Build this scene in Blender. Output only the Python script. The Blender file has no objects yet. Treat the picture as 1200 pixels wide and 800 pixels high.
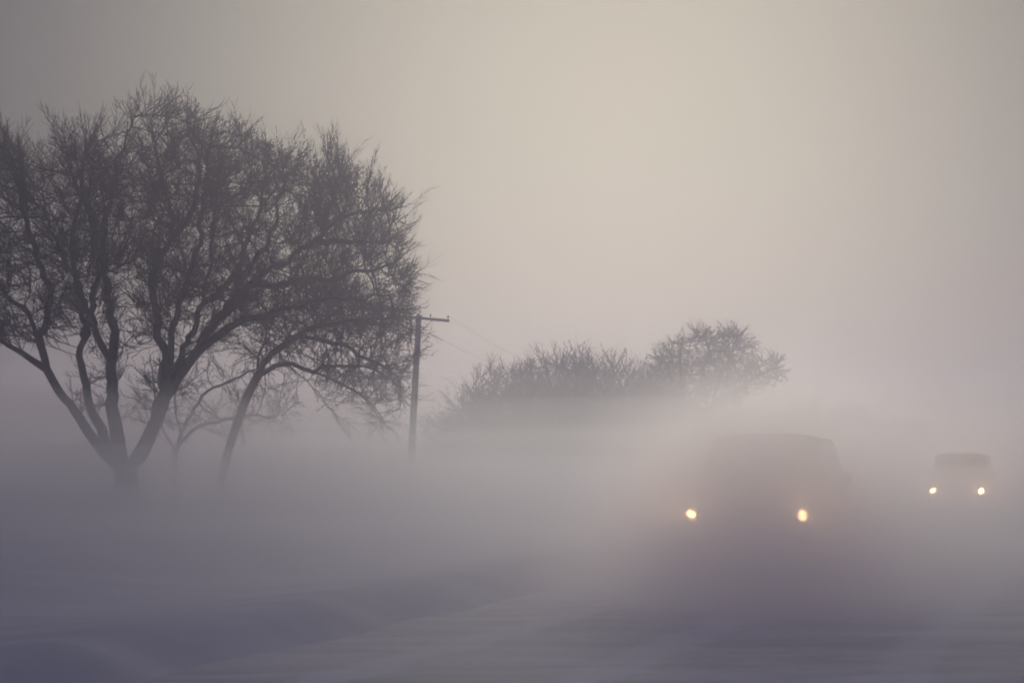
import bpy, bmesh, math, random
import numpy as np
from mathutils import Vector, Matrix, noise

sc = bpy.context.scene
COL = sc.collection
F = 70.0 / 36.0 * 1200.0          # focal length in photo pixels
CAM_H, HORIZON = 1.3, 556.0
R = math.radians


def at(px, py, Y):
    """point seen at photo pixel (px, py) at depth Y metres"""
    return Vector(((px - 600.0) / F * Y, Y, CAM_H + (HORIZON - py) / F * Y))


# ------------------------------------------------------------------ helpers
def tag(o, label=None, cat=None, group=None, kind=None):
    if label: o['label'] = label
    if cat: o['category'] = cat
    if group: o['group'] = group
    if kind: o['kind'] = kind
    return o


def empty(name, loc, rz=0.0):
    o = bpy.data.objects.new(name, None)
    o.empty_display_size = 0.3
    o.location = loc
    o.rotation_euler = (0, 0, rz)
    COL.objects.link(o)
    return o


def mesh_obj(name, verts, faces, mat, parent=None, smooth=True):
    me = bpy.data.meshes.new(name)
    me.from_pydata([tuple(v) for v in verts], [], faces)
    me.update()
    if mat: me.materials.append(mat)
    if smooth:
        me.polygons.foreach_set('use_smooth', [True] * len(me.polygons))
    o = bpy.data.objects.new(name, me)
    COL.objects.link(o)
    if parent: o.parent = parent
    return o


def bm_obj(name, bm, mat, parent=None, smooth=False, bevel=0.0, segs=2, sharp=35):
    me = bpy.data.meshes.new(name)
    bmesh.ops.recalc_face_normals(bm, faces=bm.faces)
    bm.to_mesh(me)
    bm.free()
    if mat: me.materials.append(mat)
    if smooth:
        me.polygons.foreach_set('use_smooth', [True] * len(me.polygons))
        me.set_sharp_from_angle(angle=R(sharp))
    o = bpy.data.objects.new(name, me)
    COL.objects.link(o)
    if parent: o.parent = parent
    if bevel:
        b = o.modifiers.new('bevel', 'BEVEL')
        b.width = bevel
        b.segments = segs
        b.limit_method = 'ANGLE'
        b.angle_limit = R(30)
    return o


# ---------------------------------------------------------------- materials
def new_mat(name):
    m = bpy.data.materials.new(name)
    m.use_nodes = True
    nt = m.node_tree
    return m, nt, nt.nodes['Principled BSDF'], nt.nodes['Material Output']


def noisy_mat(name, c1, c2, scale, rough=0.8, stretch=(1, 1, 1), bump=0.0, metallic=0.0, detail=6):
    m, nt, b, out = new_mat(name)
    tc = nt.nodes.new('ShaderNodeTexCoord')
    mp = nt.nodes.new('ShaderNodeMapping')
    mp.inputs['Scale'].default_value = stretch
    n = nt.nodes.new('ShaderNodeTexNoise')
    n.inputs['Scale'].default_value = scale
    n.inputs['Detail'].default_value = detail
    r = nt.nodes.new('ShaderNodeValToRGB')
    r.color_ramp.elements[0].position = 0.35
    r.color_ramp.elements[1].position = 0.65
    r.color_ramp.elements[0].color = (*c1, 1)
    r.color_ramp.elements[1].color = (*c2, 1)
    L = nt.links.new
    L(tc.outputs['Object'], mp.inputs[0]); L(mp.outputs[0], n.inputs['Vector'])
    L(n.outputs['Fac'], r.inputs[0]); L(r.outputs[0], b.inputs['Base Color'])
    b.inputs['Roughness'].default_value = rough
    b.inputs['Metallic'].default_value = metallic
    if bump:
        bp = nt.nodes.new('ShaderNodeBump')
        bp.inputs['Strength'].default_value = bump
        bp.inputs['Distance'].default_value = 0.05
        L(n.outputs['Fac'], bp.inputs['Height']); L(bp.outputs[0], b.inputs['Normal'])
    return m


def emit_mat(name, col, strength):
    m, nt, b, out = new_mat(name)
    b.inputs['Base Color'].default_value = (0.8, 0.8, 0.8, 1)
    b.inputs['Emission Color'].default_value = (*col, 1)
    b.inputs['Emission Strength'].default_value = strength
    return m


def volume_mat(name, density, col, g):
    m, nt, b, out = new_mat(name)
    nt.nodes.remove(b)
    v = nt.nodes.new('ShaderNodeVolumePrincipled')
    v.inputs['Color'].default_value = (*col, 1)
    v.inputs['Density'].default_value = density
    v.inputs['Anisotropy'].default_value = g
    nt.links.new(v.outputs[0], out.inputs['Volume'])
    return m


BARK = noisy_mat('bark', (0.035, 0.030, 0.028), (0.085, 0.075, 0.068), 6.0, 0.9, (1, 1, 0.25), 0.6)
TWIG = noisy_mat('twig_bark', (0.045, 0.036, 0.032), (0.075, 0.062, 0.055), 3.0, 0.85)
POLEWOOD = noisy_mat('weathered_pole_wood', (0.05, 0.042, 0.036), (0.12, 0.10, 0.085), 5.0, 0.9, (6, 6, 0.3), 0.4)
PORCELAIN = noisy_mat('insulator_porcelain', (0.10, 0.06, 0.045), (0.14, 0.09, 0.07), 20, 0.25)
WIRE = noisy_mat('weathered_wire', (0.06, 0.06, 0.06), (0.10, 0.10, 0.10), 30, 0.6, metallic=0.4)
PAINT_DARK = noisy_mat('dark_car_paint', (0.035, 0.036, 0.040), (0.055, 0.055, 0.058), 3, 0.35)
PAINT_GREY = noisy_mat('grey_car_paint', (0.05, 0.052, 0.06), (0.08, 0.08, 0.085), 3, 0.35)
GLASS = noisy_mat('tinted_car_glass', (0.015, 0.016, 0.018), (0.03, 0.03, 0.033), 2, 0.08)
TRIM = noisy_mat('black_trim', (0.02, 0.02, 0.02), (0.04, 0.04, 0.04), 12, 0.6)
RUBBER = noisy_mat('tyre_rubber', (0.015, 0.015, 0.015), (0.045, 0.045, 0.047), 9, 0.9)
ALLOY = noisy_mat('dirty_alloy', (0.18, 0.18, 0.18), (0.35, 0.35, 0.36), 8, 0.45, metallic=0.7)
LAMP_NEAR = emit_mat('lit_headlamp_near', (1.0, 0.60, 0.25), 650.0)
LAMP_FAR = emit_mat('lit_headlamp_far', (1.0, 0.58, 0.24), 1300.0)

# ---------------------------------------------------------- road coordinates
ROAD_AZ = math.atan2(10.9, 37.0)
ax = Vector((math.sin(ROAD_AZ), math.cos(ROAD_AZ), 0))       # along the road, away
lf = Vector((-math.cos(ROAD_AZ), math.sin(ROAD_AZ), 0))      # to its left


def road_ts(x, y):
    return x * ax.x + y * ax.y, x * lf.x + y * lf.y


EDGE_L, EDGE_R = 6.0, -3.6


def sstep(a, b, x):
    t = min(1.0, max(0.0, (x - a) / (b - a)))
    return t * t * (3 - 2 * t)


def ground_h(x, y):
    t, s = road_ts(x, y)
    e = EDGE_L + 0.45 * noise.noise((t * 0.16, 3.1, 0)) + 0.25 * noise.noise((t * 0.5, 7.7, 0))
    n = 0.10 * noise.noise((x * 0.05, y * 0.05, 1.7)) + 0.05 * noise.noise((x * 0.16, y * 0.35, 5.2))
    fine = 0.012 * noise.noise((x * 0.6, y * 1.8, 2.2))
    bank = 0.27 * sstep(e - 0.25, e + 0.55, s) + 0.05 * math.exp(-((s - e - 0.6) / 0.6) ** 2)
    bank += 0.12 * sstep(-EDGE_R - 0.1, -EDGE_R + 0.9, -s)
    off = max(sstep(e, e + 3, s), sstep(-EDGE_R, -EDGE_R + 3, -s))
    ditch = -0.22 * math.exp(-((s - e - 3.2) / 1.6) ** 2)
    return -0.06 + bank + off * (n + 0.02) + fine * (0.4 + off) + ditch * 0.6


# -------------------------------------------------------------------- ground
def axis_samples(lo, hi, fine_lo, fine_hi, fine, growth):
    v = list(np.arange(fine_lo, fine_hi, fine))
    d, p = fine, v[-1]
    while p < hi:
        d *= growth; p = min(hi, p + d); v.append(p)
    d, p = fine, v[0]
    while p > lo:
        d *= growth; p = max(lo, p - d); v.insert(0, p)
    return v


def build_ground():
    xs = axis_samples(-110, 130, -9, 10, 0.16, 1.10)
    ys = axis_samples(-22, 285, 9, 32, 0.16, 1.06)
    V, Fc = [], []
    nx = len(xs)
    for y in ys:
        for x in xs:
            V.append((x, y, ground_h(x, y)))
    for j in range(len(ys) - 1):
        for i in range(nx - 1):
            a = j * nx + i
            Fc.append((a, a + 1, a + 1 + nx, a + nx))
    m = noisy_mat('drifted_snow', (0.58, 0.60, 0.68), (0.72, 0.74, 0.80), 0.9, 0.7, (0.35, 1.6, 1), 0.25)
    o = mesh_obj('ground', V, Fc, m)
    tag(o, kind='structure')


def road_z(t, s):
    return 0.015 - 0.0022 * (s - 1.2) ** 2 * 0.4 + 0.004 * noise.noise((t * 0.4, s * 0.8, 9.0))


def build_road():
    ts = axis_samples(-24, 255, 6, 34, 0.2, 1.05)
    ss = list(np.arange(EDGE_R - 0.3, EDGE_L + 0.61, 0.15))
    V, Fc = [], []
    n = len(ss)
    for t in ts:
        for s in ss:
            p = ax * t + lf * s
            V.append((p.x, p.y, road_z(t, s)))
    for j in range(len(ts) - 1):
        for i in range(n - 1):
            a = j * n + i
            Fc.append((a, a + n, a + n + 1, a + 1))
    # snow blown over asphalt: streaks lie across the road, two packed wheel paths run along it
    m, nt, b, out = new_mat('snow_blown_road')
    L = nt.links.new
    N = nt.nodes.new
    geo = N('ShaderNodeNewGeometry')
    mp = N('ShaderNodeMapping'); mp.inputs['Scale'].default_value = (0.30, 0.95, 1); mp.inputs['Rotation'].default_value = (0, 0, R(4))
    n1 = N('ShaderNodeTexNoise'); n1.inputs['Scale'].default_value = 1.0; n1.inputs['Detail'].default_value = 7; n1.inputs['Roughness'].default_value = 0.62
    n1.inputs['Distortion'].default_value = 1.3
    L(geo.outputs['Position'], mp.inputs[0]); L(mp.outputs[0], n1.inputs['Vector'])
    r1 = N('ShaderNodeValToRGB')
    r1.color_ramp.elements[0].position = 0.27; r1.color_ramp.elements[0].color = (0.36, 0.365, 0.39, 1)
    r1.color_ramp.elements[1].position = 0.70; r1.color_ramp.elements[1].color = (0.74, 0.75, 0.80, 1)
    L(n1.outputs['Fac'], r1.inputs[0])
    # wheel path: offset from the road axis
    dot = N('ShaderNodeVectorMath'); dot.operation = 'DOT_PRODUCT'; dot.inputs[1].default_value = tuple(lf)
    L(geo.outputs['Position'], dot.inputs[0])
    n2 = N('ShaderNodeTexNoise'); n2.inputs['Scale'].default_value = 1.4; n2.inputs['Detail'].default_value = 5
    L(geo.outputs['Position'], n2.inputs['Vector'])
    prev = None
    for c in (1.25, -0.55, 3.1, 4.7):
        ad = N('ShaderNodeMath'); ad.operation = 'MULTIPLY_ADD'; ad.inputs[1].default_value = 0.5; ad.inputs[2].default_value = -c - 0.25
        L(n2.outputs['Fac'], ad.inputs[0])
        sm = N('ShaderNodeMath'); sm.operation = 'ADD'; L(dot.outputs['Value'], sm.inputs[0]); L(ad.outputs[0], sm.inputs[1])
        ab = N('ShaderNodeMath'); ab.operation = 'ABSOLUTE'; L(sm.outputs[0], ab.inputs[0])
        mr = N('ShaderNodeMapRange'); mr.interpolation_type = 'SMOOTHSTEP'
        mr.inputs['From Min'].default_value = 0.10; mr.inputs['From Max'].default_value = 0.30
        mr.inputs['To Min'].default_value = 1; mr.inputs['To Max'].default_value = 0
        L(ab.outputs[0], mr.inputs['Value'])
        if prev is None: prev = mr.outputs[0]
        else:
            mx = N('ShaderNodeMath'); mx.operation = 'MAXIMUM'; L(prev, mx.inputs[0]); L(mr.outputs[0], mx.inputs[1]); prev = mx.outputs[0]
    mu = N('ShaderNodeMath'); mu.operation = 'MULTIPLY'; mu.inputs[1].default_value = 0.55; L(prev, mu.inputs[0])
    mix = N('ShaderNodeMix'); mix.data_type = 'RGBA'
    L(mu.outputs[0], mix.inputs['Factor']); L(r1.outputs[0], mix.inputs['A']); mix.inputs['B'].default_value = (0.84, 0.85, 0.88, 1)
    L(mix.outputs['Result'], b.inputs['Base Color'])
    b.inputs['Roughness'].default_value = 0.6
    bp = N('ShaderNodeBump'); bp.inputs['Strength'].default_value = 0.35; bp.inputs['Distance'].default_value = 0.03
    L(n1.outputs['Fac'], bp.inputs['Height']); L(bp.outputs[0], b.inputs['Normal'])
    o = mesh_obj('road', V, Fc, m)
    tag(o, kind='structure')


# --------------------------------------------------------------------- trees
class Growth:
    def __init__(self, seed):
        self.rng = np.random.default_rng(seed)
        self.P, self.par, self.rm = [], [], {}

    def add(self, p, parent):
        self.P.append(np.array(p, float)); self.par.append(parent)
        return len(self.P) - 1

    def path(self, pts, step, r0=0.0, r1=0.0):
        pts = [np.array(p, float) for p in pts]
        if self.P:
            d = np.linalg.norm(np.array(self.P) - pts[0], axis=1)
            cur = int(d.argmin())
        else:
            cur = self.add(pts[0], -1)
        # Catmull-Rom through the points
        q = [self.P[cur]] + pts[1:]
        for i in range(len(q) - 1):
            p0 = q[max(0, i - 1)]; p1 = q[i]; p2 = q[i + 1]; p3 = q[min(len(q) - 1, i + 2)]
            n = max(1, int(round(np.linalg.norm(p2 - p1) / step)))
            for k in range(1, n + 1):
                t = k / n
                v = 0.5 * ((2 * p1) + (p2 - p0) * t + (2 * p0 - 5 * p1 + 4 * p2 - p3) * t * t + (3 * p1 - p0 - 3 * p2 + p3) * t ** 3)
                v = v + self.rng.normal(0, step * 0.03, 3)
                cur = self.add(v, cur)
                self.rm[cur] = r0 + (r1 - r0) * ((i + t) / (len(q) - 1)) ** 0.8
        return cur

    def colonise(self, att, step, infl, kill, iters, up=0.12, jit=0.18):
        att = np.array(att, float)
        P = np.array(self.P)
        dist = np.full(len(att), 1e9); own = np.zeros(len(att), int)
        for a in range(0, len(P), 400):
            d = np.linalg.norm(att[:, None, :] - P[None, a:a + 400, :], axis=2)
            j = d.argmin(1); dm = d[np.arange(len(att)), j]
            u = dm < dist; dist[u] = dm[u]; own[u] = j[u] + a
        kids = {}
        for it in range(iters):
            keep = dist > kill
            att, dist, own = att[keep], dist[keep], own[keep]
            act = dist < infl
            if not act.any(): break
            o = own[act]; Pn = np.array(self.P)
            v = att[act] - Pn[o]; v /= np.linalg.norm(v, axis=1)[:, None]
            uniq, inv = np.unique(o, return_inverse=True)
            s = np.zeros((len(uniq), 3)); np.add.at(s, inv, v)
            s /= (np.linalg.norm(s, axis=1)[:, None] + 1e-6)
            s += self.rng.normal(0, jit, s.shape); s[:, 2] += up
            s /= np.linalg.norm(s, axis=1)[:, None]
            new = Pn[uniq] + s * step
            start = len(self.P); added = []
            for k, u in enumerate(uniq):
                kk = kids.setdefault(int(u), [])
                if len(kk) >= 3 or any(np.linalg.norm(new[k] - c) < step * 0.35 for c in kk): continue
                kk.append(new[k]); self.add(new[k], int(u)); added.append(new[k])
            if not added: break
            A = np.array(added)
            for a in range(0, len(A), 300):
                d = np.linalg.norm(att[:, None, :] - A[None, a:a + 300, :], axis=2)
                j = d.argmin(1); dm = d[np.arange(len(att)), j]
                u = dm < dist; dist[u] = dm[u]; own[u] = j[u] + start + a

    def smooth(self, n, first=0):
        for _ in range(n):
            P = np.array(self.P); acc = P.copy(); w = np.ones(len(P))
            for i, p in enumerate(self.par):
                if p >= 0:
                    acc[i] += P[p]; w[i] += 1; acc[p] += P[i]; w[p] += 1
            acc /= w[:, None]
            acc[0] = P[0]
            self.P = [0.5 * a + 0.5 * b for a, b in zip(acc, P)]

    def radii(self, tip, e):
        r = np.zeros(len(self.P)); ch = [[] for _ in self.P]
        for i, p in enumerate(self.par):
            if p >= 0: ch[p].append(i)
        acc = np.zeros(len(self.P))
        for i in range(len(self.P) - 1, -1, -1):
            a = acc[i] if ch[i] else tip ** e
            a = max(a, tip ** e) * 1.003
            r[i] = max(a ** (1 / e), self.rm.get(i, 0))
            if self.par[i] >= 0: acc[self.par[i]] += a
        self.r, self.ch = r, ch
        return r

    def chains(self):
        out = []; stack = [(0, -1)]
        while stack:
            s, p = stack.pop()
            c = [p] if p >= 0 else []
            cur = s
            while True:
                c.append(cur)
                k = self.ch[cur]
                if not k: break
                k = sorted(k, key=lambda q: -self.r[q])
                for q in k[1:]: stack.append((q, cur))
                cur = k[0]
            out.append(c)
        return out


def tube(V, Fc, pts, rad, sides):
    if len(pts) < 2: return
    pts = [Vector(p) for p in pts]
    base = len(V)
    t = (pts[1] - pts[0]).normalized()
    u = t.orthogonal().normalized()
    for i, p in enumerate(pts):
        if 0 < i < len(pts) - 1: t = (pts[i + 1] - pts[i - 1])
        elif i: t = pts[i] - pts[i - 1]
        if t.length < 1e-6: t = Vector((0, 0, 1))
        t.normalize()
        u = (u - t * u.dot(t))
        if u.length < 1e-5: u = t.orthogonal()
        u.normalize()
        w = t.cross(u)
        for k in range(sides):
            a = 2 * math.pi * k / sides
            V.append(p + (u * math.cos(a) + w * math.sin(a)) * rad[i])
    for i in range(len(pts) - 1):
        for k in range(sides):
            a = base + i * sides + k; b = base + i * sides + (k + 1) % sides
            Fc.append((a, b, b + sides, a + sides))
    Fc.append(tuple(base + (len(pts) - 1) * sides + k for k in range(sides)))


def twigs(g, V, Fc, per, length, r0, rmax, seed, up=0.35, sub=5, centre=None, inside=None, clump=(-.6, .1), out=0.6):
    """shoots with side twigs along them, set on every thin branch"""
    rnd = random.Random(seed)
    for i in range(1, len(g.P)):
        if g.r[i] > rmax: continue
        p = Vector(g.P[i])
        if noise.noise(p * .7 + Vector((seed, 0, 0))) < rnd.uniform(*clump): continue
        d0 = (p - Vector(g.P[g.par[i]])).normalized()
        tipn = not g.ch[i]
        n = per + (1 if tipn else 0)
        n = int(n) + (1 if rnd.random() < n - int(n) else 0)
        for k in range(n):
            spread = .35 if (tipn and k == 0) else .62
            d = d0 + Vector((rnd.gauss(0, spread), rnd.gauss(0, spread), rnd.gauss(0, spread) + up * .5))
            if centre is not None:
                o = p - centre; o.normalize(); d += o * out
            d.normalize()
            ln = length * rnd.uniform(0.45, 1.2); ns = 5
            if inside is not None and rnd.random() < .72 and not inside(p + d * ln):
                ln *= .5
                if not inside(p + d * ln): ln *= .6
            pts = [p]; q = p.copy(); dd = d.copy(); dirs = [d]
            for s in range(ns):
                dd = (dd + Vector((rnd.gauss(0, .10), rnd.gauss(0, .10), rnd.gauss(0, .10) + up * .10))).normalized()
                q = q + dd * (ln / ns); pts.append(q); dirs.append(dd)
            tube(V, Fc, pts, [r0 * (1 - 0.65 * s / ns) for s in range(ns + 1)], 3)
            for m in range(sub):
                f = .2 + .75 * (m + rnd.random()) / sub
                s = min(ns - 1, int(f * ns)); a = pts[s].lerp(pts[s + 1], f * ns - s)
                dd = dirs[s + 1]
                side = dd.cross(Vector((rnd.gauss(0, 1), rnd.gauss(0, 1), rnd.gauss(0, 1)))).normalized()
                e = (dd + side * rnd.uniform(.5, .95) + Vector((0, 0, up * .25))).normalized()
                l2 = ln * rnd.uniform(.25, .55) * (1.15 - .6 * f)
                b1 = a + e * l2 * .5
                b2 = b1 + (e + dd * .3 + Vector((rnd.gauss(0, .12), rnd.gauss(0, .12), rnd.gauss(0, .12) + up * .2))).normalized() * l2 * .5
                tube(V, Fc, [a, b1, b2], [r0 * .62, r0 * .5, r0 * .25], 3)


def build_tree(name, label, group, g, base, split, tw, flare=1.6, flare_h=1.2, cat='tree'):
    """thing > trunk (stems and limbs), crown (branches and twigs); coordinates in g are relative to base"""
    root = empty(name, base)
    tag(root, label, cat, group)
    TV, TF, CV, CF = [], [], [], []
    for c in g.chains():
        seg = []
        c_r = [g.r[i] for i in c]
        if len(c) > 1 and c_r[0] > c_r[1] * 1.5: c_r[0] = c_r[1] * 1.15
        for n, i in enumerate(c):
            rr = c_r[n]
            z = g.P[i][2]
            if z < flare_h and rr > split: c_r[n] = rr * (1 + (flare - 1) * (1 - max(0, z) / flare_h) ** 2)
        k = next((n for n, v in enumerate(c_r) if v < split), len(c))
        if k > 0:
            e = min(len(c), k + 1)
            mr = c_r[0]
            tube(TV, TF, [g.P[i] for i in c[:e]], c_r[:e], 9 if mr > .12 else 6)
        if k < len(c):
            tube(CV, CF, [g.P[i] for i in c[max(0, k):]] if k == 0 else [g.P[i] for i in c[k:]], c_r[k:], 5 if c_r[k] > .03 else 4)
    twigs(g, CV, CF, **tw)
    mesh_obj('trunk', TV, TF, BARK, root)
    mesh_obj('crown', CV, CF, TWIG, root)
    return root


def in_poly(x, y, poly):
    c = False; j = len(poly) - 1
    for i in range(len(poly)):
        xi, yi = poly[i]; xj, yj = poly[j]
        if (yi > y) != (yj > y) and x < (xj - xi) * (y - yi) / (yj - yi) + xi: c = not c
        j = i
    return c


def crown_points(rng, poly, Y, n, depth, holes=(), origin=Vector((0, 0, 0)), hollow=0.0):
    """points filling the volume of a crown whose outline is poly and whose depth swells in the middle"""
    xs = [p[0] for p in poly]; ys = [p[1] for p in poly]
    cx, cy = sum(xs) / len(xs), sum(ys) / len(ys)
    out = []
    while len(out) < n:
        x = rng.uniform(min(xs), max(xs)); y = rng.uniform(min(ys), max(ys))
        if not in_poly(x, y, poly): continue
        if any((x - h[0]) ** 2 + (y - h[1]) ** 2 < h[2] ** 2 for h in holes): continue
        u = min(1.0, math.hypot((x - cx) / (max(xs) - min(xs)) * 2, (y - cy) / (max(ys) - min(ys)) * 2))
        d = depth * math.sqrt(max(0.08, 1 - u * u))
        yy = Y + rng.uniform(-d, d)
        p = at(x, y, Y); p.y = yy
        if noise.noise(p * 0.55) < rng.uniform(-.55, .12): continue
        out.append(p - origin)
    return out


def big_tree():
    Y = 60.0
    b = at(150, 0, Y); b.z = ground_h(b.x, b.y) - 0.05
    B = Vector(b)
    g = Growth(11)

    def W(px, py, dy=0.0):
        p = at(px, py, Y); p.y += dy
        return p - B
    st = 0.24
    g.path([Vector((0, 0, 0)), W(149, 572), W(148, 556)], st, .44, .36)
    A = [W(148, 555), W(128, 535, -.3), W(103, 500, -.6), W(77, 462, -1.0), W(63, 420, -1.2), W(50, 385, -1.4), W(26, 352, -1.6), W(5, 322, -1.9), W(-30, 280, -2)]
    g.path(A, st, .21, .015)
    g.path([W(68, 440, -1.1), W(45, 422, -1.3), W(22, 408, -1.8), W(-5, 385, -2.2), W(-55, 350, -2.6)], st, .13, .014)
    g.path([W(58, 405, -1.2), W(62, 350, -.6), W(48, 300, -.3), W(32, 245, -.1), W(18, 200, .2), W(4, 160, .2)], st, .13, .014)
    Bp = [W(135, 540, .1), W(112, 505, .5), W(95, 470, .9), W(86, 425, 1.2), W(90, 380, 1.4), W(80, 330, 1.5), W(64, 300, 1.6), W(45, 262, 1.8), W(30, 215, 2)]
    g.path(Bp, st, .19, .015)
    g.path([W(88, 395, 1.3), W(104, 345, .8), W(108, 290, .5), W(92, 235, .4), W(82, 190, .2), W(72, 150, 0)], st, .13, .014)
    C = [W(147, 545), W(140, 500, -.5), W(136, 450, -.8), W(139, 400, -.9), W(133, 345, -1.0), W(128, 290, -1.1), W(140, 235, -1.2), W(150, 185, -1.1), W(160, 140, -1)]
    g.path(C, st, .25, .015)
    g.path([W(136, 430, -.8), W(122, 380, -2.2), W(113, 320, -3.2), W(122, 260, -3.6), W(130, 200, -3.8)], st, .13, .014)
    g.path([W(131, 315, -1), W(112, 275, -.4), W(100, 220, .2), W(105, 160, .3)], st, .13, .014)
    D = [W(153, 550), W(172, 515, .3), W(185, 475, .5), W(188, 430, .6), W(178, 375, .8), W(172, 320, 1.0), W(192, 275, 1.1), W(197, 240, 1.1), W(184, 200, 1.1), W(176, 160, 1.0), W(190, 125, .9)]
    g.path(D, st, .22, .015)
    g.path([W(192, 275, 1.1), W(214, 235, 1.3), W(222, 190, 1.4), W(215, 150, 1.3), W(210, 118, 1.2)], st, .13, .014)
    g.path([W(186, 450, .5), W(205, 400, 2.2), W(222, 345, 3.2), W(228, 290, 3.6), W(232, 230, 3.6), W(240, 170, 3.4)], st, .13, .014)
    E = [W(160, 545), W(182, 508, -.4), W(200, 468, -.8), W(226, 430, -1.2), W(258, 400, -1.5), W(296, 385, -1.6), W(335, 372, -1.8), W(380, 362, -2.0), W(425, 358, -2.1), W(468, 350, -2)]
    g.path(E, st, .25, .015)
    g.path([W(205, 460, -.8), W(215, 405, -1.8), W(232, 350, -2.6), W(250, 300, -3), W(258, 240, -3.1), W(268, 185, -3)], st, .13, .014)
    g.path([W(240, 415, -1.3), W(268, 370, -.9), W(300, 335, -.6), W(338, 308, -.4), W(372, 284, -.3), W(398, 262, -.3), W(432, 250, -.3), W(470, 243, -.3)], st, .13, .014)
    g.path([W(378, 280, -.3), W(394, 240, 0), W(397, 205, .2), W(404, 172, .2)], st, .13, .014)
    g.path([W(268, 370, -.9), W(290, 318, .6), W(312, 262, 1.4), W(322, 215, 1.7), W(330, 175, 1.7)], st, .13, .014)
    g.path([W(300, 335, -.6), W(345, 326, .8), W(395, 318, 1.5), W(440, 308, 1.7), W(468, 298, 1.6)], st, .13, .014)
    g.path([W(372, 284, -.3), W(420, 290, -1), W(468, 292, -1.3)], st, .13, .014)
    g.path([W(222, 345, 3.2), W(255, 300, 3.4), W(280, 240, 3.4), W(296, 190, 3.2), W(300, 150, 3)], st, .13, .014)
    n0 = len(g.P)
    poly = [(-150, 330), (-140, 230), (-90, 170), (-40, 150), (-5, 135), (20, 140), (35, 165), (52, 178), (68, 145), (95, 150), (120, 160),
            (140, 130), (165, 112), (190, 108), (212, 106), (222, 118), (240, 128), (262, 132), (300, 140), (325, 160),
            (345, 178), (372, 192), (398, 165), (418, 180), (432, 205), (452, 200), (478, 222), (494, 238), (482, 262), (494, 285), (490, 320), (500, 350),
            (488, 385), (470, 398), (430, 402), (380, 398), (330, 392), (290, 396), (255, 410), (230, 425), (210, 400), (180, 392), (150, 405), (110, 395), (70, 402), (25, 415), (-40, 395), (-110, 370)]
    outline = poly
    poly = [(170 + (x - 170) * (.955 if x > 380 else .95), 345 + (y - 345) * (.87 if y < 345 else .97)) for x, y in poly]
    holes = [(343, 238, 17), (421, 333, 12), (313, 283, 9), (52, 200, 13), (45, 235, 8), (60, 260, 9), (200, 262, 10), (205, 290, 8), (60, 320, 8)]
    att = crown_points(g.rng, poly, Y, 4600, 5.0, holes, B)
    g.colonise(att, st, 1.7, 0.42, 90, up=0.14, jit=.06)
    # sparse shoots low among the stems
    poly2 = [(100, 480), (110, 400), (255, 410), (215, 470), (180, 520), (130, 500)]
    att = crown_points(g.rng, poly2, Y, 130, 1.6, (), B)
    g.colonise(att, st, 1.0, 0.4, 20, up=0.15)
    g.smooth(9)
    g.radii(0.0145, 2.4)

    def inside(p):
        w = p + B
        return in_poly(600 + w.x / Y * F, HORIZON - (w.z - CAM_H) / Y * F, outline)
    return build_tree('bare_tree', 'tall bare tree with many stems and a wide dense dark crown', None, g, B, 0.07,
                      dict(per=2.2, length=1.15, r0=0.0125, rmax=0.06, seed=4, up=.5, sub=7, centre=W(170, 480), inside=inside), flare=1.2, flare_h=.5)


def leaning_tree():
    Y = 66.0
    b = at(258, 0, Y); b.z = ground_h(b.x, b.y) - 0.05
    B = Vector(b); g = Growth(23); st = 0.25

    def W(px, py, dy=0.0):
        p = at(px, py, Y); p.y += dy
        return p - B
    g.path([Vector((0, 0, 0)), W(260, 560), W(270, 520), W(284, 475, .2), W(300, 440, .3), W(318, 415, .4), W(350, 392, .5), W(385, 380, .6), W(430, 372, .8), W(470, 372, .9)], st)
    g.path([W(303, 438, .3), W(338, 428, -.4), W(368, 438, -.8), W(400, 452, -1), W(430, 470, -1.1), W(447, 495, -1.1)], st)
    g.path([W(338, 428, -.4), W(360, 448, -.2), W(385, 480, .1), W(398, 492, .1)], st)
    g.path([W(350, 394, .5), W(395, 400, 1), W(430, 420, 1.3), W(462, 440, 1.4), W(470, 470, 1.4)], st)
    g.path([W(368, 438, -.8), W(400, 432, -1.6), W(440, 438, -1.8), W(468, 455, -1.8)], st)
    g.path([W(300, 440, .3), W(302, 400, 1), W(318, 362, 1.5), W(340, 330, 1.8)], st)
    poly = [(290, 420), (300, 350), (350, 330), (400, 350), (470, 350), (492, 380), (485, 430), (482, 470), (458, 505), (440, 500), (420, 465), (390, 450), (370, 432), (340, 415), (318, 425)]
    att = crown_points(g.rng, poly, Y, 1300, 3.0, [(360, 415, 12)], B)
    g.colonise(att, st, 1.4, 0.36, 60, up=-0.06)
    g.smooth(4); g.radii(0.012, 2.2)
    return build_tree('bare_tree', 'bare tree leaning right with drooping branches beside the utility pole', None, g, B, 0.07,
                      dict(per=1.8, length=1.0, r0=0.0135, rmax=0.06, seed=9, up=-.05, sub=5), flare=1.3, flare_h=.8)


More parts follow.
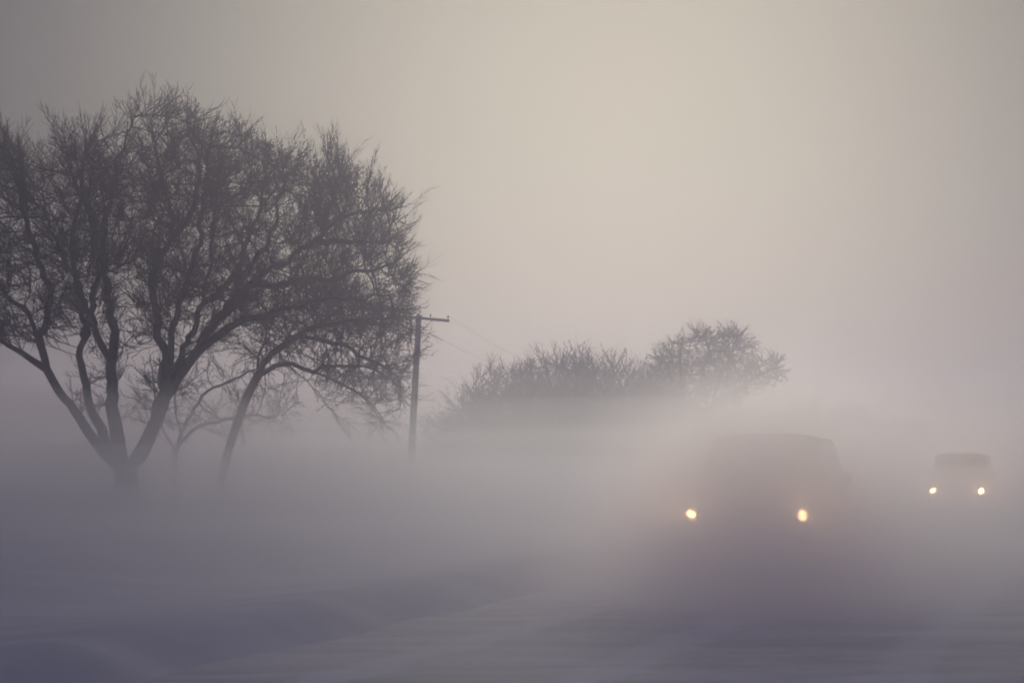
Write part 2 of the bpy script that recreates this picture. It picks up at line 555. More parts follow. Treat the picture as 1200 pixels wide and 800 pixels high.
def shrub_growth(seed, w, h, n, stems, up=0.25, st=0.3, round_=0.5):
    """a multi-stemmed bush: stems fan out of the base, crown volume is a dome"""
    g = Growth(seed); rng = g.rng
    g.path([(0, 0, 0), (0, 0, 0.25)], st)
    for k in range(stems):
        a = 2 * math.pi * k / stems + rng.uniform(-.3, .3); sp = rng.uniform(.15, .42) * w
        hh = h * rng.uniform(.55, .85)
        q = rng.uniform(.3, .9)
        g.path([(0, 0, 0), (math.cos(a) * sp * q * .6, math.sin(a) * sp * q * .6, .02), (math.cos(a) * sp * q, math.sin(a) * sp * q, hh * .35), (math.cos(a) * sp * (q + 1) / 2, math.sin(a) * sp * (q + 1) / 2, hh * .7), (math.cos(a) * sp, math.sin(a) * sp, hh)], st)
    att = []
    while len(att) < n:
        x, y, z = rng.uniform(-1, 1), rng.uniform(-1, 1), rng.uniform(0.12, 1)
        rr = math.hypot(x, y)
        lim = math.sqrt(max(0, 1 - ((z - round_) / (1 - round_ if z > round_ else round_ * 1.4)) ** 2))
        if rr < lim * (1 + .12 * math.sin(5 * math.atan2(y, x) + seed)): att.append((x * w / 2, y * w / 2, z * h))
    g.colonise(att, st, 1.8, 0.42, 60, up=up)
    g.smooth(4); g.radii(0.015, 2.2)
    return g


def copy_tree(o, parent=None):
    c = o.copy(); COL.objects.link(c); c.parent = parent
    for ch in o.children: copy_tree(ch, c)
    return c


def small_tree_behind():
    Y = 74.0
    b = at(205, 0, Y); b.z = ground_h(b.x, b.y) - .05
    B = Vector(b); g = Growth(31); st = .28

    def W(px, py, dy=0.0):
        p = at(px, py, Y); p.y += dy
        return p - B
    g.path([Vector((0, 0, 0)), W(204, 560), W(206, 530), W(215, 500), W(230, 470, .4), W(262, 445, .6), W(300, 430, .6)], st)
    g.path([W(208, 520), W(240, 500, -.6), W(285, 488, -1), W(330, 492, -1.2)], st)
    g.path([W(212, 505), W(205, 460, .3), W(215, 420, .6), W(240, 395, .7)], st)
    g.path([W(206, 530), W(190, 490, -.5), W(182, 450, -.8), W(178, 415, -.8)], st)
    poly = [(170, 520), (165, 430), (200, 395), (260, 390), (315, 400), (345, 440), (352, 480), (335, 502), (290, 508), (240, 515)]
    att = crown_points(g.rng, poly, Y, 520, 2.6, (), B)
    g.colonise(att, st, 1.4, 0.4, 50, up=0.0)
    g.smooth(4); g.radii(.012, 2.2)
    return build_tree('bare_tree', 'small faint bare tree standing behind the stems of the tallest tree', None, g, B, 0.06,
                      dict(per=.9, length=.9, r0=.012, rmax=.06, seed=3, up=.1, sub=5), flare=1.2, flare_h=.6)


def background_trees():
    twp = dict(per=2.5, length=1.2, r0=.017, rmax=.06, up=.6, sub=4)
    protos = []
    specs = [('shrub_thicket', shrub_growth(41, 5.6, 6.2, 900, 16)), ('shrub_thicket', shrub_growth(42, 5.2, 6.4, 820, 15, up=.35)), ('shrub_thicket', shrub_growth(43, 4.4, 5.2, 620, 13))]
    place = [  # px, top py, depth, variant, rot, label
        (535, 478, 108, 2, .3, 'low faint bare bush at the thicket end next to the utility pole'),
        (572, 450, 112, 2, 1.4, 'sloping bare bush between the lowest bush by the pole and the taller thicket'),
        (605, 424, 114, 0, 2.2, 'bare upright bush where the thicket first reaches full height'),
        (652, 410, 112, 1, .9, 'tallest bare bush of the brushy upright part of the thicket'),
        (690, 410, 117, 0, 3.3, 'bare bush left of the dip in the middle of the thicket outline'),
        (735, 425, 113, 1, 4.4, 'bare bush filling the dip between thicket and round-crowned tree'),
        (775, 440, 109, 2, 5.0, 'short bare bush in front of the round-crowned tree'),
    ]
    made = {}
    for n, (px, py, Y, v, rz, lab) in enumerate(place):
        p = at(px, py, Y); gz = ground_h(p.x, p.y)
        h = {0: 6.2, 1: 6.4, 2: 5.2}[v]
        s = (p.z - gz) / (h + .3)
        if v not in made:
            root = build_tree('bare_bush', lab, 'bare bushes of the distant thicket', specs[v][1], (p.x, p.y, gz - .03), .035, dict(twp, seed=60 + v), flare=1.1, flare_h=.4, cat='bush')
            made[v] = root
        else:
            root = copy_tree(made[v])
            root['label'] = lab
        root.location = (p.x, p.y, gz - .03); root.rotation_euler = (0, 0, rz); root.scale = (s * 1.15, s * 1.15, s)
    # round-crowned tree at the right end of the thicket
    Y = 112.0
    b = at(828, 0, Y); b.z = ground_h(b.x, b.y) - .05
    B = Vector(b); g = Growth(51); st = .3

    def W(px, py, dy=0.0):
        p = at(px, py, Y); p.y += dy
        return p - B
    g.path([Vector((0, 0, 0)), W(828, 545), W(830, 500), W(838, 460), W(850, 430), W(862, 400)], st)
    g.path([W(829, 515), W(808, 475), W(798, 440), W(800, 405)], st)
    g.path([W(832, 480), W(825, 440, .8), W(832, 410, 1.2), W(828, 392, 1.2)], st)
    g.path([W(834, 470), W(868, 455, -.5), W(890, 440, -.6), W(910, 430, -.5)], st)
    g.path([W(829, 510), W(785, 480, -.6), W(770, 455, -.8)], st)
    poly = [(758, 495), (752, 450), (768, 420), (784, 398), (800, 402), (814, 386), (836, 390), (852, 382), (876, 392), (886, 408), (880, 424), (905, 420), (916, 428), (915, 444), (895, 452), (880, 448), (872, 470), (850, 495), (800, 500)]
    att = crown_points(g.rng, poly, Y, 2200, 3.2, (), B)
    g.colonise(att, st, 1.7, .36, 60, up=.1); g.smooth(4); g.radii(.015, 2.2)
    build_tree('bare_tree', 'round-crowned bare tree at the right end of the distant thicket', None, g, B, .06, dict(twp, seed=77, length=.9, up=.4, per=2.7, clump=(-.5, .15)), flare=1.3, flare_h=.8)
    # very faint far trees behind the vehicles
    far = [(945, 468, 180, 1, .4, 'very faint far bush just right of the round-crowned tree'), (1000, 476, 195, 0, 2.0, 'very faint far bush above the roof of the nearest vehicle'),
           (1060, 486, 205, 1, 3.1, 'very faint far bush between the two oncoming vehicles')]
    for px, py, Y, v, rz, lab in far:
        p = at(px, py, Y); gz = ground_h(p.x, p.y)
        s = (p.z - gz) / ({0: 6.2, 1: 6.4}[v] + .3)
        root = copy_tree(made[v]); root['label'] = lab; root['group'] = 'faint far bushes along the road'
        root.location = (p.x, p.y, gz - .03); root.rotation_euler = (0, 0, rz); root.scale = (s * 1.1, s * 1.1, s)


# -------------------------------------------------------------- utility pole
def cyl(bm, p0, p1, r0, r1, n=12, caps=True):
    p0, p1 = Vector(p0), Vector(p1)
    t = (p1 - p0).normalized(); u = t.orthogonal().normalized(); w = t.cross(u)
    A = [bm.verts.new(p0 + (u * math.cos(2 * math.pi * k / n) + w * math.sin(2 * math.pi * k / n)) * r0) for k in range(n)]
    Bv = [bm.verts.new(p1 + (u * math.cos(2 * math.pi * k / n) + w * math.sin(2 * math.pi * k / n)) * r1) for k in range(n)]
    for k in range(n):
        bm.faces.new((A[k], A[(k + 1) % n], Bv[(k + 1) % n], Bv[k]))
    if caps:
        bm.faces.new(A[::-1]); bm.faces.new(Bv)


def box(bm, c, s, rot=None):
    m = Matrix.Translation(c) @ (rot.to_4x4() if rot else Matrix.Identity(4)) @ Matrix.Diagonal((*s, 1))
    bmesh.ops.create_cube(bm, size=1, matrix=m)


def make_pole(base, top, arm_vec, label):
    root = empty('utility_pole', base)
    tag(root, label, 'utility pole')
    base, top = Vector(base), Vector(top)
    d = top - base
    bm = bmesh.new()
    n = 10
    for k in range(n):
        a = d * (k / n); b2 = d * ((k + 1) / n)
        cyl(bm, a, b2, .175 - .055 * k / n, .175 - .055 * (k + 1) / n, 14, caps=(k in (0, n - 1)))
    bmesh.ops.remove_doubles(bm, verts=bm.verts, dist=.001)
    bm_obj('pole', bm, POLEWOOD, root, smooth=True)
    arm = Vector(arm_vec); ln = arm.length; ad = arm.normalized()
    fwd = ad.cross(Vector((0, 0, 1))).normalized(); upv = fwd.cross(ad)
    if upv.z < 0: upv = -upv; fwd = -fwd
    rot = Matrix((ad, fwd, upv)).transposed()
    ac = d * .985 + fwd * -.17
    bm = bmesh.new(); box(bm, ac, (ln, .10, .125), rot)
    bm_obj('crossarm', bm, POLEWOOD, root, bevel=.008)
    tops = []
    for f in (-.47, -.16, .18, .47):
        c = ac + ad * (ln * f) + upv * .0625
        bm = bmesh.new()
        cyl(bm, c, c + upv * .09, .012, .012, 8)
        cyl(bm, c + upv * .06, c + upv * .10, .05, .045, 12)
        cyl(bm, c + upv * .10, c + upv * .14, .045, .03, 12)
        cyl(bm, c + upv * .14, c + upv * .17, .038, .025, 12)
        bm_obj('insulator', bm, PORCELAIN, root, smooth=True)
        tops.append(base + c + upv * .165)
    for sgn in (-1, 1):
        bm = bmesh.new()
        a = ac + ad * (sgn * .62) + fwd * -.055; b2 = d * .985 - Vector((0, 0, .62)) + fwd * -.15
        cyl(bm, a, b2, .018, .018, 6)
        bm_obj('brace', bm, WIRE, root)
    return root, tops


def power_lines():
    Y = 87.0
    b = at(479, 0, Y); b.z = ground_h(b.x, b.y) - .1
    t = at(491, 369, Y)
    arm = at(527, 374, Y) - at(456, 367, Y)
    arm.y = -.25
    p1, tops1 = make_pole(b, t, arm, 'leaning wooden utility pole with crossarm beside the tall bare tree')
    Y2 = 146.0
    b2 = at(742, 0, Y2); b2.z = ground_h(b2.x, b2.y) - .1
    t2 = Vector((b2.x + .1, b2.y, b2.z + 7.3))
    p2, tops2 = make_pole(b2, t2, arm, 'distant utility pole hidden in the thicket')
    labs = ['thin power line from the far end of the crossarm, passing in the tree crown', 'thin power line from the crossarm just left of the pole top',
            'thin power line from the crossarm just right of the pole top', 'thin power line from the free right end of the crossarm']
    for k in (0, 3):
        a, c = tops1[k], tops2[k]
        pts = []
        n = 40
        for i in range(n + 1):
            u = i / n
            p = a.lerp(c, u); p.z -= 4 * 1.15 * u * (1 - u); pts.append(p - a)
        V, Fc = [], []
        tube(V, Fc, pts, [.006] * len(pts), 5)
        o = mesh_obj('power_line', V, Fc, WIRE)
        o.location = a
        tag(o, labs[k], 'power line', 'power lines strung from the leaning pole')


# ------------------------------------------------------------------ vehicles
def loft(bm, rings):
    vs = [[bm.verts.new(p) for p in r] for r in rings]
    n = len(vs[0])
    for a, b in zip(vs, vs[1:]):
        for k in range(n):
            bm.faces.new((a[k], a[(k + 1) % n], b[(k + 1) % n], b[k]))
    bm.faces.new(vs[0][::-1]); bm.faces.new(vs[-1])


def hull_ring(y, hw, z0, z1, crown=.04, tuck=.06):
    """cross-section across the vehicle at length y"""
    zm = z0 + (z1 - z0) * .55
    pts = [(-hw + tuck * 1.3, z0), (-hw + tuck * .3, z0 + .10), (-hw, zm), (-hw + tuck * .4, z1 - .07), (-hw + tuck * 1.6, z1 - .01),
           (-hw * .5, z1 + crown * .7), (0, z1 + crown)]
    full = pts + [(-x, z) for x, z in pts[-2::-1]]
    return [Vector((x, y, z)) for x, z in full]


def make_vehicle(name, label, paint, lamp, loc, rz, L=4.9, W=1.92, H=1.86, hood=1.06, boxy=0.0, lamp_sep=1.5, lamp_z=.80, lamp_r=.062, rack=True, beam=5):
    """front faces -Y in its own space"""
    root = empty(name, loc, rz)
    tag(root, label, 'car', 'oncoming vehicles with lit headlights')
    hw = W / 2
    f, r = -L / 2, L / 2
    bm = bmesh.new()
    ws = f + 1.30                                  # foot of the windscreen
    rings = [hull_ring(f, hw * .80, .46, hood - .22, .02), hull_ring(f + .07, hw * .92, .36, hood - .12, .03), hull_ring(f + .35, hw * .985, .30, hood - .06),
             hull_ring(f + .8, hw, .30, hood - .015), hull_ring(ws, hw, .30, hood + .02), hull_ring(0, hw, .30, hood + .04), hull_ring(r - .8, hw, .30, hood + .05),
             hull_ring(r - .25, hw * .985, .34, hood + .04), hull_ring(r - .05, hw * .94, .40, hood), hull_ring(r, hw * .86, .48, hood - .1)]
    loft(bm, rings)
    body = bm_obj('body', bm, paint, root, smooth=True, bevel=.012)
    # greenhouse: base ring and roof ring, the windows set into it
    zb = hood + .02; zr = H - .06
    rake = .72 - .25 * boxy; rear = .40 - .30 * boxy
    bw = hw * .93; tw = hw * (.74 + .08 * boxy)
    by0, by1 = ws - .02, r - .16
    ty0, ty1 = by0 + rake, by1 - rear

    def gpt(sx, v, u):                             # sx side, v height 0..1, u length 0..1
        w_ = bw + (tw - bw) * v
        y0 = by0 + (ty0 - by0) * v; y1 = by1 + (ty1 - by1) * v
        return Vector((sx * w_, y0 + (y1 - y0) * u, zb + (zr - zb) * v))
    bm = bmesh.new()
    lo = [bm.verts.new(p) for p in (gpt(-1, -.06, 0), gpt(1, -.06, 0), gpt(1, -.06, 1), gpt(-1, -.06, 1))]
    hi = [bm.verts.new(p) for p in (gpt(-1, 1, 0), gpt(1, 1, 0), gpt(1, 1, 1), gpt(-1, 1, 1))]
    for k in range(4): bm.faces.new((lo[k], lo[(k + 1) % 4], hi[(k + 1) % 4], hi[k]))
    bm.faces.new(hi); bm.faces.new(lo[::-1])
    bm_obj('cabin', bm, paint, root, smooth=True, bevel=.05, segs=3)
    bm = bmesh.new()
    ys = np.linspace(ty0 - .02, ty1 + .02, 7)
    rr = []
    for i, y in enumerate(ys):
        e = 1 - abs(i / 6 * 2 - 1) ** 3
        rr.append([Vector((x * tw * .97, y, zr - .02 + (.06 + .02 * e) * (1 - abs(x) ** 4))) for x in (-1, -.8, -.4, 0, .4, .8, 1)] +
                  [Vector((tw * .97, y, zr - .04)), Vector((-tw * .97, y, zr - .04))])
    loft(bm, rr)
    roof = bm_obj('roof', bm, paint, root, smooth=True)
    if rack:
        for sx in (-1, 1):
            bm = bmesh.new()
            cyl(bm, (sx * tw * .82, ty0 + .35, H + .02), (sx * tw * .82, ty1 - .3, H + .02), .018, .018, 8)
            for yy in (ty0 + .4, (ty0 + ty1) / 2, ty1 - .35):
                box(bm, (sx * tw * .82, yy, H - .01), (.03, .06, .06))
            bm_obj('roof_rail', bm, TRIM, roof)

    def pane(nm, c, off, parent=root, mat=GLASS):
        nrm = (c[1] - c[0]).cross(c[3] - c[0]).normalized() * off
        bm = bmesh.new()
        a = [bm.verts.new(p + nrm) for p in c]; b = [bm.verts.new(p - nrm * .6) for p in c]
        bm.faces.new(a); bm.faces.new(b[::-1])
        for k in range(4): bm.faces.new((a[k], b[k], b[(k + 1) % 4], a[(k + 1) % 4]))
        return bm_obj(nm, bm, mat, parent, bevel=.006)

    def mix4(p, q, s, t, x0, x1, v0, v1):          # quad inside p(bl) q(br) s(tr) t(tl)
        def P(x, v): return p.lerp(q, x).lerp(t.lerp(s, x), v)
        return [P(x0, v0), P(x1, v0), P(x1, v1), P(x0, v1)]
    ws_pane = pane('windscreen', mix4(gpt(-1, 0, 0), gpt(1, 0, 0), gpt(1, 1, 0), gpt(-1, 1, 0), .05, .95, .06, .90), .008)
    for sx in (-.45, .2):
        bm = bmesh.new()
        p0 = gpt(-1, .05, 0).lerp(gpt(1, .05, 0), .5 + sx * .5) + Vector((0, -.03, .01))
        p1 = gpt(-1, .42, 0).lerp(gpt(1, .42, 0), .5 + sx * .5 + .17) + Vector((0, -.03, .02))
        cyl(bm, p0, p1, .012, .008, 6)
        bm_obj('wiper', bm, TRIM, ws_pane)
    pane('rear_window', mix4(gpt(1, 0, 1), gpt(-1, 0, 1), gpt(-1, 1, 1), gpt(1, 1, 1), .07, .93, .15, .88), .008)
    for sx in (-1, 1):
        for u0, u1 in ((.05, .38), (.41, .70), (.73, .95)):
            q = [gpt(sx, .08, u0), gpt(sx, .08, u1), gpt(sx, .86, u1), gpt(sx, .86, u0)]
            if sx < 0: q = [q[1], q[0], q[3], q[2]]
            pane('side_window', q, .008)
        for y0, y1 in ((ws + .12, ws + 1.12), (ws + 1.15, ws + 2.0)):
            bm = bmesh.new(); box(bm, (sx * (hw + .002), (y0 + y1) / 2, .74), (.03, y1 - y0, .56))
            dr = bm_obj('door', bm, paint, root, bevel=.012)
            bm = bmesh.new(); box(bm, (sx * (hw + .028), y1 - .14, .90), (.03, .18, .035))
            bm_obj('handle', bm, TRIM, dr, bevel=.008)
        bm = bmesh.new()
        box(bm, (sx * (hw + .13), ws + .36, hood + .16), (.20, .12, .17)); box(bm, (sx * (hw + .02), ws + .38, hood + .10), (.10, .05, .05))
        bm_obj('wing_mirror', bm, TRIM, root, bevel=.03, segs=3)
    # face
    bm = bmesh.new(); box(bm, (0, f - .012, hood - .33), (lamp_sep - .34, .06, .20))
    gr = bm_obj('grille', bm, TRIM, root, bevel=.02)
    for k in range(3):
        bm = bmesh.new(); box(bm, (0, f - .046, hood - .39 + k * .06), (lamp_sep - .42, .02, .018))
        bm_obj('grille_bar', bm, ALLOY, gr)
    bm = bmesh.new(); box(bm, (0, f + .02, .47), (W * .90, .22, .22))
    bm_obj('bumper', bm, TRIM, root, bevel=.05, segs=3)
    bm = bmesh.new(); box(bm, (0, r - .02, .50), (W * .90, .20, .22))
    bm_obj('bumper', bm, TRIM, root, bevel=.05, segs=3)
    for sx in (-1, 1):
        c = Vector((sx * lamp_sep / 2, f - .02, lamp_z))
        bm = bmesh.new(); box(bm, c + Vector((sx * .02, .10, 0)), (.34, .20, .22))
        hl = bm_obj('headlight', bm, TRIM, root, bevel=.03, segs=3)
        bm = bmesh.new()
        prof = [(lamp_r, .004), (lamp_r * .98, -.003), (lamp_r * .6, -.008), (lamp_r * .25, -.010)]
        rg = [[Vector((c.x + q * math.cos(2 * math.pi * k / 20), c.y + y, c.z + q * math.sin(2 * math.pi * k / 20))) for k in range(20)] for q, y in prof]
        loft(bm, rg)
        bm_obj('lens', bm, lamp, hl, smooth=True)
        ld = bpy.data.lights.new('headlight_beam', 'SPOT'); ld.energy = beam; ld.color = (1.0, .70, .38)
        ld.spot_size = R(110); ld.spot_blend = 1.0; ld.shadow_soft_size = 0.0
        lo = bpy.data.objects.new('headlight_beam', ld); COL.objects.link(lo); lo.parent = hl
        lo.location = c + Vector((0, -.09, 0)); lo.rotation_euler = (R(90), 0, R(180))
        bm = bmesh.new(); box(bm, (sx * (hw * .86), r - .03, hood - .12), (.16, .08, .34))
        bm_obj('tail_light', bm, noisy_mat('tail_lamp_plastic', (.10, .01, .01), (.14, .015, .015), 5, .3), root, bevel=.02)
    # wheels
    for sx in (-1, 1):
        for y in (f + .86, r - .98):
            c = Vector((sx * (hw - .11), y, .36))
            wr = empty('wheel', c); wr.parent = root
            bm = bmesh.new()
            prof = [(.20, -.10), (.31, -.115), (.355, -.09), (.362, 0), (.355, .09), (.31, .115), (.20, .10)]
            rg = [[Vector((x, q * math.cos(2 * math.pi * k / 28), q * math.sin(2 * math.pi * k / 28))) for k in range(28)] for q, x in prof]
            loft(bm, rg)
            bm_obj('tyre', bm, RUBBER, wr, smooth=True)
            bm = bmesh.new()
            cyl(bm, (sx * .085, 0, 0), (sx * .108, 0, 0), .215, .20, 24)
            cyl(bm, (sx * .108, 0, 0), (sx * .125, 0, 0), .06, .05, 12)
            for k in range(5):
                a = 2 * math.pi * k / 5
                box(bm, (sx * .112, math.cos(a) * .12, math.sin(a) * .12), (.014, .05, .16), Matrix.Rotation(a - math.pi / 2, 3, 'X'))
            bm_obj('rim', bm, ALLOY, wr, smooth=True)
            bm = bmesh.new()                        # wheel-arch lip round the tyre
            for k in range(13):
                a = math.pi * (k / 12)
                if k:
                    cyl(bm, (sx * (hw + .004), y + math.cos(pa) * .43, .36 + math.sin(pa) * .43), (sx * (hw + .004), y + math.cos(a) * .43, .36 + math.sin(a) * .43), .035, .035, 6)
                pa = a
            bm_obj('wheel_arch', bm, TRIM, root, smooth=True)
    return root


def vehicles():
    def put(px, depth, kw, front_off, turn=0.0):
        """place so that the middle between its headlights is seen at px at that depth"""
        x = (px - 600) / F * depth
        t, s = road_ts(x, depth)
        a = ROAD_AZ - turn
        c = ax * t + lf * s + Vector((math.sin(a), math.cos(a), 0)) * front_off
        z = road_z(t, s) + .0
        return make_vehicle(loc=(c.x, c.y, z), rz=-a, **kw)
    put(875, 25.5, dict(name='oncoming_suv', label='nearest oncoming vehicle, a tall dark SUV with big glowing headlights', paint=PAINT_DARK, lamp=LAMP_NEAR, L=4.65, W=1.94, H=1.88, rack=False, lamp_sep=1.42, lamp_z=.78), 2.32, R(2))
    put(1121.5, 62, dict(name='oncoming_van', label='farther oncoming vehicle, a boxy grey van with small headlights', paint=PAINT_GREY, lamp=LAMP_FAR, L=4.8, W=1.95, H=2.0, hood=1.14, boxy=.8, lamp_sep=1.45, lamp_z=.80, lamp_r=.072, rack=False, beam=40), 2.4)


# ---------------------------------------------------------------- air and sky
G_HAZE, G_SNOW = 0.82, 0.89
HAZE_D = 0.0056


def slab(name, z_top, amp, seed, d, x0, x1, y0, y1, label, lam=18.0, bottom=-0.9):
    """closed low bank of blowing snow with an undulating top"""
    nx, ny = 40, 70
    V, Fc = [], []
    for j in range(ny + 1):
        for i in range(nx + 1):
            x = x0 + (x1 - x0) * i / nx; y = y0 + (y1 - y0) * (j / ny) ** (1.5 if y0 > 0 else 1)
            z = z_top + amp * noise.noise((x / lam, y / lam, seed * 3.7)) + amp * .5 * noise.noise((x / lam * 2.3, y / lam * 2.3, seed * 5.1))
            if y0 > 0:                              # the near edge of a bank thins out unevenly
                f = sstep(0, (9 + 5 * seed if seed > 2 else 9) + 5 * noise.noise((x / 9, seed, 0)), y - y0)
                z = -.4 + (z + .4) * f
            V.append((x, y, max(bottom + .4, z)))
    n = len(V)
    for j in range(ny):
        for i in range(nx):
            a = j * (nx + 1) + i
            Fc.append((a, a + 1, a + nx + 2, a + nx + 1))
    border = [i for i in range(nx + 1)] + [j * (nx + 1) + nx for j in range(1, ny + 1)] + [ny * (nx + 1) + i for i in range(nx - 1, -1, -1)] + [j * (nx + 1) for j in range(ny - 1, 0, -1)]
    lo = {}
    for b in border:
        lo[b] = len(V); V.append((V[b][0], V[b][1], bottom))
    for k in range(len(border)):
        a, b = border[k], border[(k + 1) % len(border)]
        Fc.append((b, a, lo[a], lo[b]))
    Fc.append(tuple(lo[b] for b in border)[::-1])
    o = mesh_obj(name, V, Fc, volume_mat('blowing_snow_air', d, (.972, .962, .985), G_SNOW), smooth=False)
    tag(o, label, 'blowing snow', 'banks of snow blowing low over the ground', 'stuff')


def plume():
    """loose snow thrown up round the nearest vehicle: densest low in front of it, thinning out to nothing at every side"""
    t0, s0 = road_ts((875 - 600) / F * 25.5, 25.5)
    L0, L1, Wd, top = -12.5, 3.6, 2.85, 3.25
    wind = R(6.6)                                   # the wind carries it off along the verge
    c = ax * t0 + lf * s0 + Vector((math.sin(wind), math.cos(wind), 0)) * ((L0 + L1) / 2) + Vector((.12, 0, 0))
    bm = bmesh.new()
    half = (L1 - L0) / 2
    bmesh.ops.create_icosphere(bm, subdivisions=3, radius=1)
    for v in bm.verts:
        p = v.co
        v.co = Vector((p.x * Wd, p.y * half, max(-.5, p.z * top)))
    m, nt, bs, out = new_mat('snow_plume_air'); nt.nodes.remove(bs)
    N = nt.nodes.new; L = nt.links.new
    tc = N('ShaderNodeTexCoord')
    sc_ = N('ShaderNodeMapping'); sc_.inputs['Scale'].default_value = (1 / Wd, 1 / half, 1 / top)
    L(tc.outputs['Object'], sc_.inputs[0])
    ln = N('ShaderNodeVectorMath'); ln.operation = 'LENGTH'; L(sc_.outputs[0], ln.inputs[0])
    nz = N('ShaderNodeTexNoise'); nz.inputs['Scale'].default_value = .75; nz.inputs['Detail'].default_value = 2
    L(tc.outputs['Object'], nz.inputs['Vector'])
    ad = N('ShaderNodeMath'); ad.operation = 'MULTIPLY_ADD'; ad.inputs[1].default_value = .35; L(nz.outputs['Fac'], ad.inputs[0]); L(ln.outputs['Value'], ad.inputs[2])
    mr = N('ShaderNodeMapRange'); mr.interpolation_type = 'SMOOTHERSTEP'
    mr.inputs['From Min'].default_value = .10; mr.inputs['From Max'].default_value = 1.16
    mr.inputs['To Min'].default_value = PLUME_D; mr.inputs['To Max'].default_value = 0
    L(ad.outputs[0], mr.inputs['Value'])
    v = N('ShaderNodeVolumePrincipled'); v.inputs['Color'].default_value = (.972, .958, .99, 1); v.inputs['Anisotropy'].default_value = G_SNOW
    L(mr.outputs[0], v.inputs['Density']); L(v.outputs[0], out.inputs['Volume'])
    m.cycles.volume_step_rate = .7
    o = bm_obj('snow_plume', bm, m)
    o.location = c; o.rotation_euler = (0, 0, -wind)
    tag(o, 'cloud of loose snow thrown up round the nearest oncoming vehicle', 'snow cloud', None, 'stuff')


PLUME_D = 1.0


def air():
    bm = bmesh.new()
    box(bm, (10, 131, 7.25), (246, 312, 17.0))
    o = bm_obj('haze', bm, volume_mat('haze_air', HAZE_D, (.83, .805, .97), G_HAZE))
    tag(o, kind='stuff')
    plume()
    banks = [(0.6, .3, .036), (1.1, .45, .031), (1.6, .5, .026), (2.2, .65, .020), (3.0, .9, .0095), (3.9, 1.1, .0045), (5.0, 1.3, .0025)]
    for k, (zt, am, d) in enumerate(banks):
        slab('blowing_snow', zt, am, k + 1, d, -108 - k * .1, 128 + k * .1, (5.5, 4, 4, 5, 8, 12, 16)[k], 283 + k * .1, 'drifting bank of blowing snow along the ground')


SUN_PX, SUN_PY = 725, 100


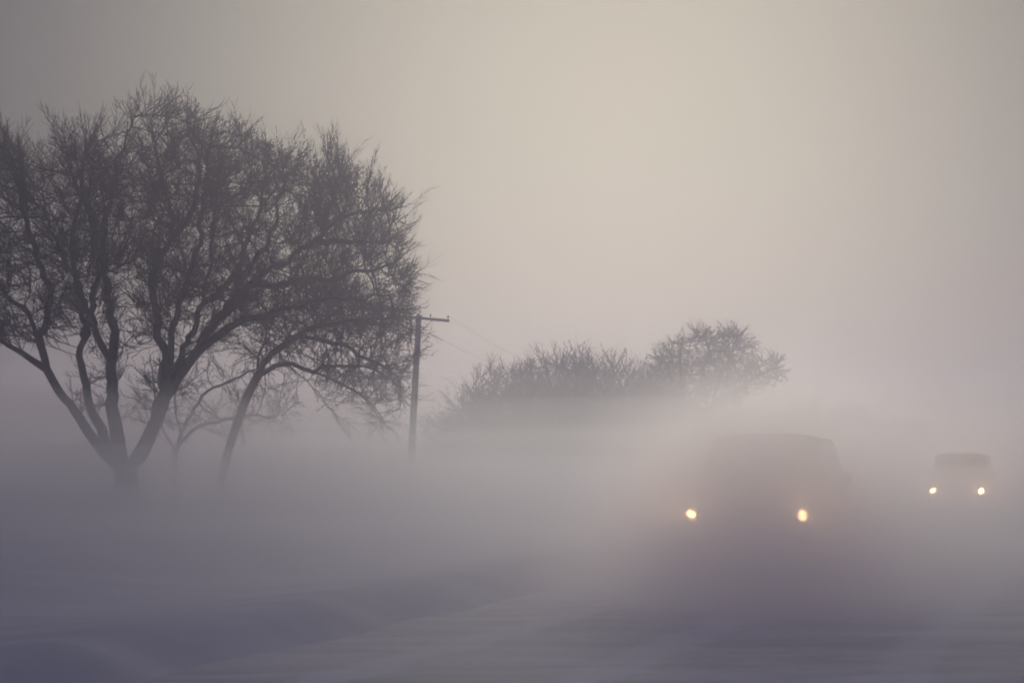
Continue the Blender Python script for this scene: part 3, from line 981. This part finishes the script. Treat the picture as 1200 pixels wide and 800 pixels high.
def light():
    d = Vector(((SUN_PX - 600) / F, 1, (HORIZON - SUN_PY) / F)).normalized()
    el = math.asin(d.z); az = math.atan2(d.x, d.y)
    w = bpy.data.worlds.new('World'); sc.world = w; w.use_nodes = True
    nt = w.node_tree; bg = nt.nodes['Background']
    sky = nt.nodes.new('ShaderNodeTexSky'); sky.sky_type = 'NISHITA'; sky.sun_disc = False
    sky.sun_elevation = el; sky.sun_rotation = az
    sky.dust_density = 1.0; sky.air_density = 1.0
    hs = nt.nodes.new('ShaderNodeHueSaturation'); hs.inputs['Saturation'].default_value = 1.05
    nt.links.new(sky.outputs[0], hs.inputs['Color']); mx = nt.nodes.new('ShaderNodeMix'); mx.data_type = 'RGBA'; mx.inputs['Factor'].default_value = 0.85
    # cold even overcast, thinner and creamier round the sun behind it
    tc = nt.nodes.new('ShaderNodeTexCoord')
    dt = nt.nodes.new('ShaderNodeVectorMath'); dt.operation = 'DOT_PRODUCT'; dt.inputs[1].default_value = tuple(d)
    nt.links.new(tc.outputs['Generated'], dt.inputs[0])
    cl = nt.nodes.new('ShaderNodeMath'); cl.operation = 'MAXIMUM'; cl.inputs[1].default_value = 0.0; nt.links.new(dt.outputs['Value'], cl.inputs[0])
    pw = nt.nodes.new('ShaderNodeMath'); pw.operation = 'POWER'; pw.inputs[1].default_value = 36.0; nt.links.new(cl.outputs[0], pw.inputs[0])
    oc = nt.nodes.new('ShaderNodeMix'); oc.data_type = 'RGBA'
    oc.inputs['B'].default_value = (23.2, 21.8, 16.9, 1)
    sx = nt.nodes.new('ShaderNodeSeparateXYZ'); nt.links.new(tc.outputs['Generated'], sx.inputs[0])
    zz = nt.nodes.new('ShaderNodeMath'); zz.operation = 'MAXIMUM'; zz.inputs[1].default_value = 0; nt.links.new(sx.outputs['Z'], zz.inputs[0])
    zg = nt.nodes.new('ShaderNodeMath'); zg.operation = 'MULTIPLY_ADD'; zg.inputs[1].default_value = 2.3; zg.inputs[2].default_value = .62
    nt.links.new(zz.outputs[0], zg.inputs[0])          # an overcast sky is brightest overhead
    vm = nt.nodes.new('ShaderNodeVectorMath'); vm.operation = 'SCALE'; vm.inputs[0].default_value = (2.0, 1.94, 3.15)
    nt.links.new(zg.outputs[0], vm.inputs['Scale']); nt.links.new(vm.outputs[0], oc.inputs['A'])
    nt.links.new(pw.outputs[0], oc.inputs['Factor']); nt.links.new(oc.outputs['Result'], mx.inputs['B'])
    nt.links.new(hs.outputs[0], mx.inputs['A']); nt.links.new(mx.outputs['Result'], bg.inputs[0])
    bg.inputs[1].default_value = 0.092
    s = bpy.data.lights.new('sun', 'SUN'); s.energy = 1.5; s.angle = R(24); s.color = (1, .945, .77)
    o = bpy.data.objects.new('sun', s); COL.objects.link(o)
    o.rotation_euler = d.to_track_quat('Z', 'Y').to_euler()


def camera():
    c = bpy.data.cameras.new('camera'); c.lens = 70; c.sensor_width = 36; c.sensor_fit = 'HORIZONTAL'
    c.shift_y = (HORIZON - 400) / 1200.0
    c.clip_start = .1; c.clip_end = 2000
    o = bpy.data.objects.new('camera', c); COL.objects.link(o)
    o.location = (0, 0, CAM_H); o.rotation_euler = (R(90), 0, 0)
    sc.camera = o


build_ground(); build_road()
big_tree(); leaning_tree(); small_tree_behind(); background_trees()
power_lines(); vehicles(); air(); light(); camera()

sc.render.engine = 'CYCLES'
cy = sc.cycles
cy.volume_bounces = 10
cy.max_bounces = 12
cy.diffuse_bounces = 3
cy.transparent_max_bounces = 96
cy.pixel_filter_type = 'BLACKMAN_HARRIS'
cy.filter_width = 1.9            # the lens of the photograph is soft
cy.use_denoising = True
cy.denoiser = 'OPENIMAGEDENOISE'
cy.use_adaptive_sampling = False
cy.sample_clamp_indirect = 8.0
vs = sc.view_settings
vs.view_transform = 'Standard'; vs.look = 'None'; vs.exposure = -2.1; vs.gamma = 1
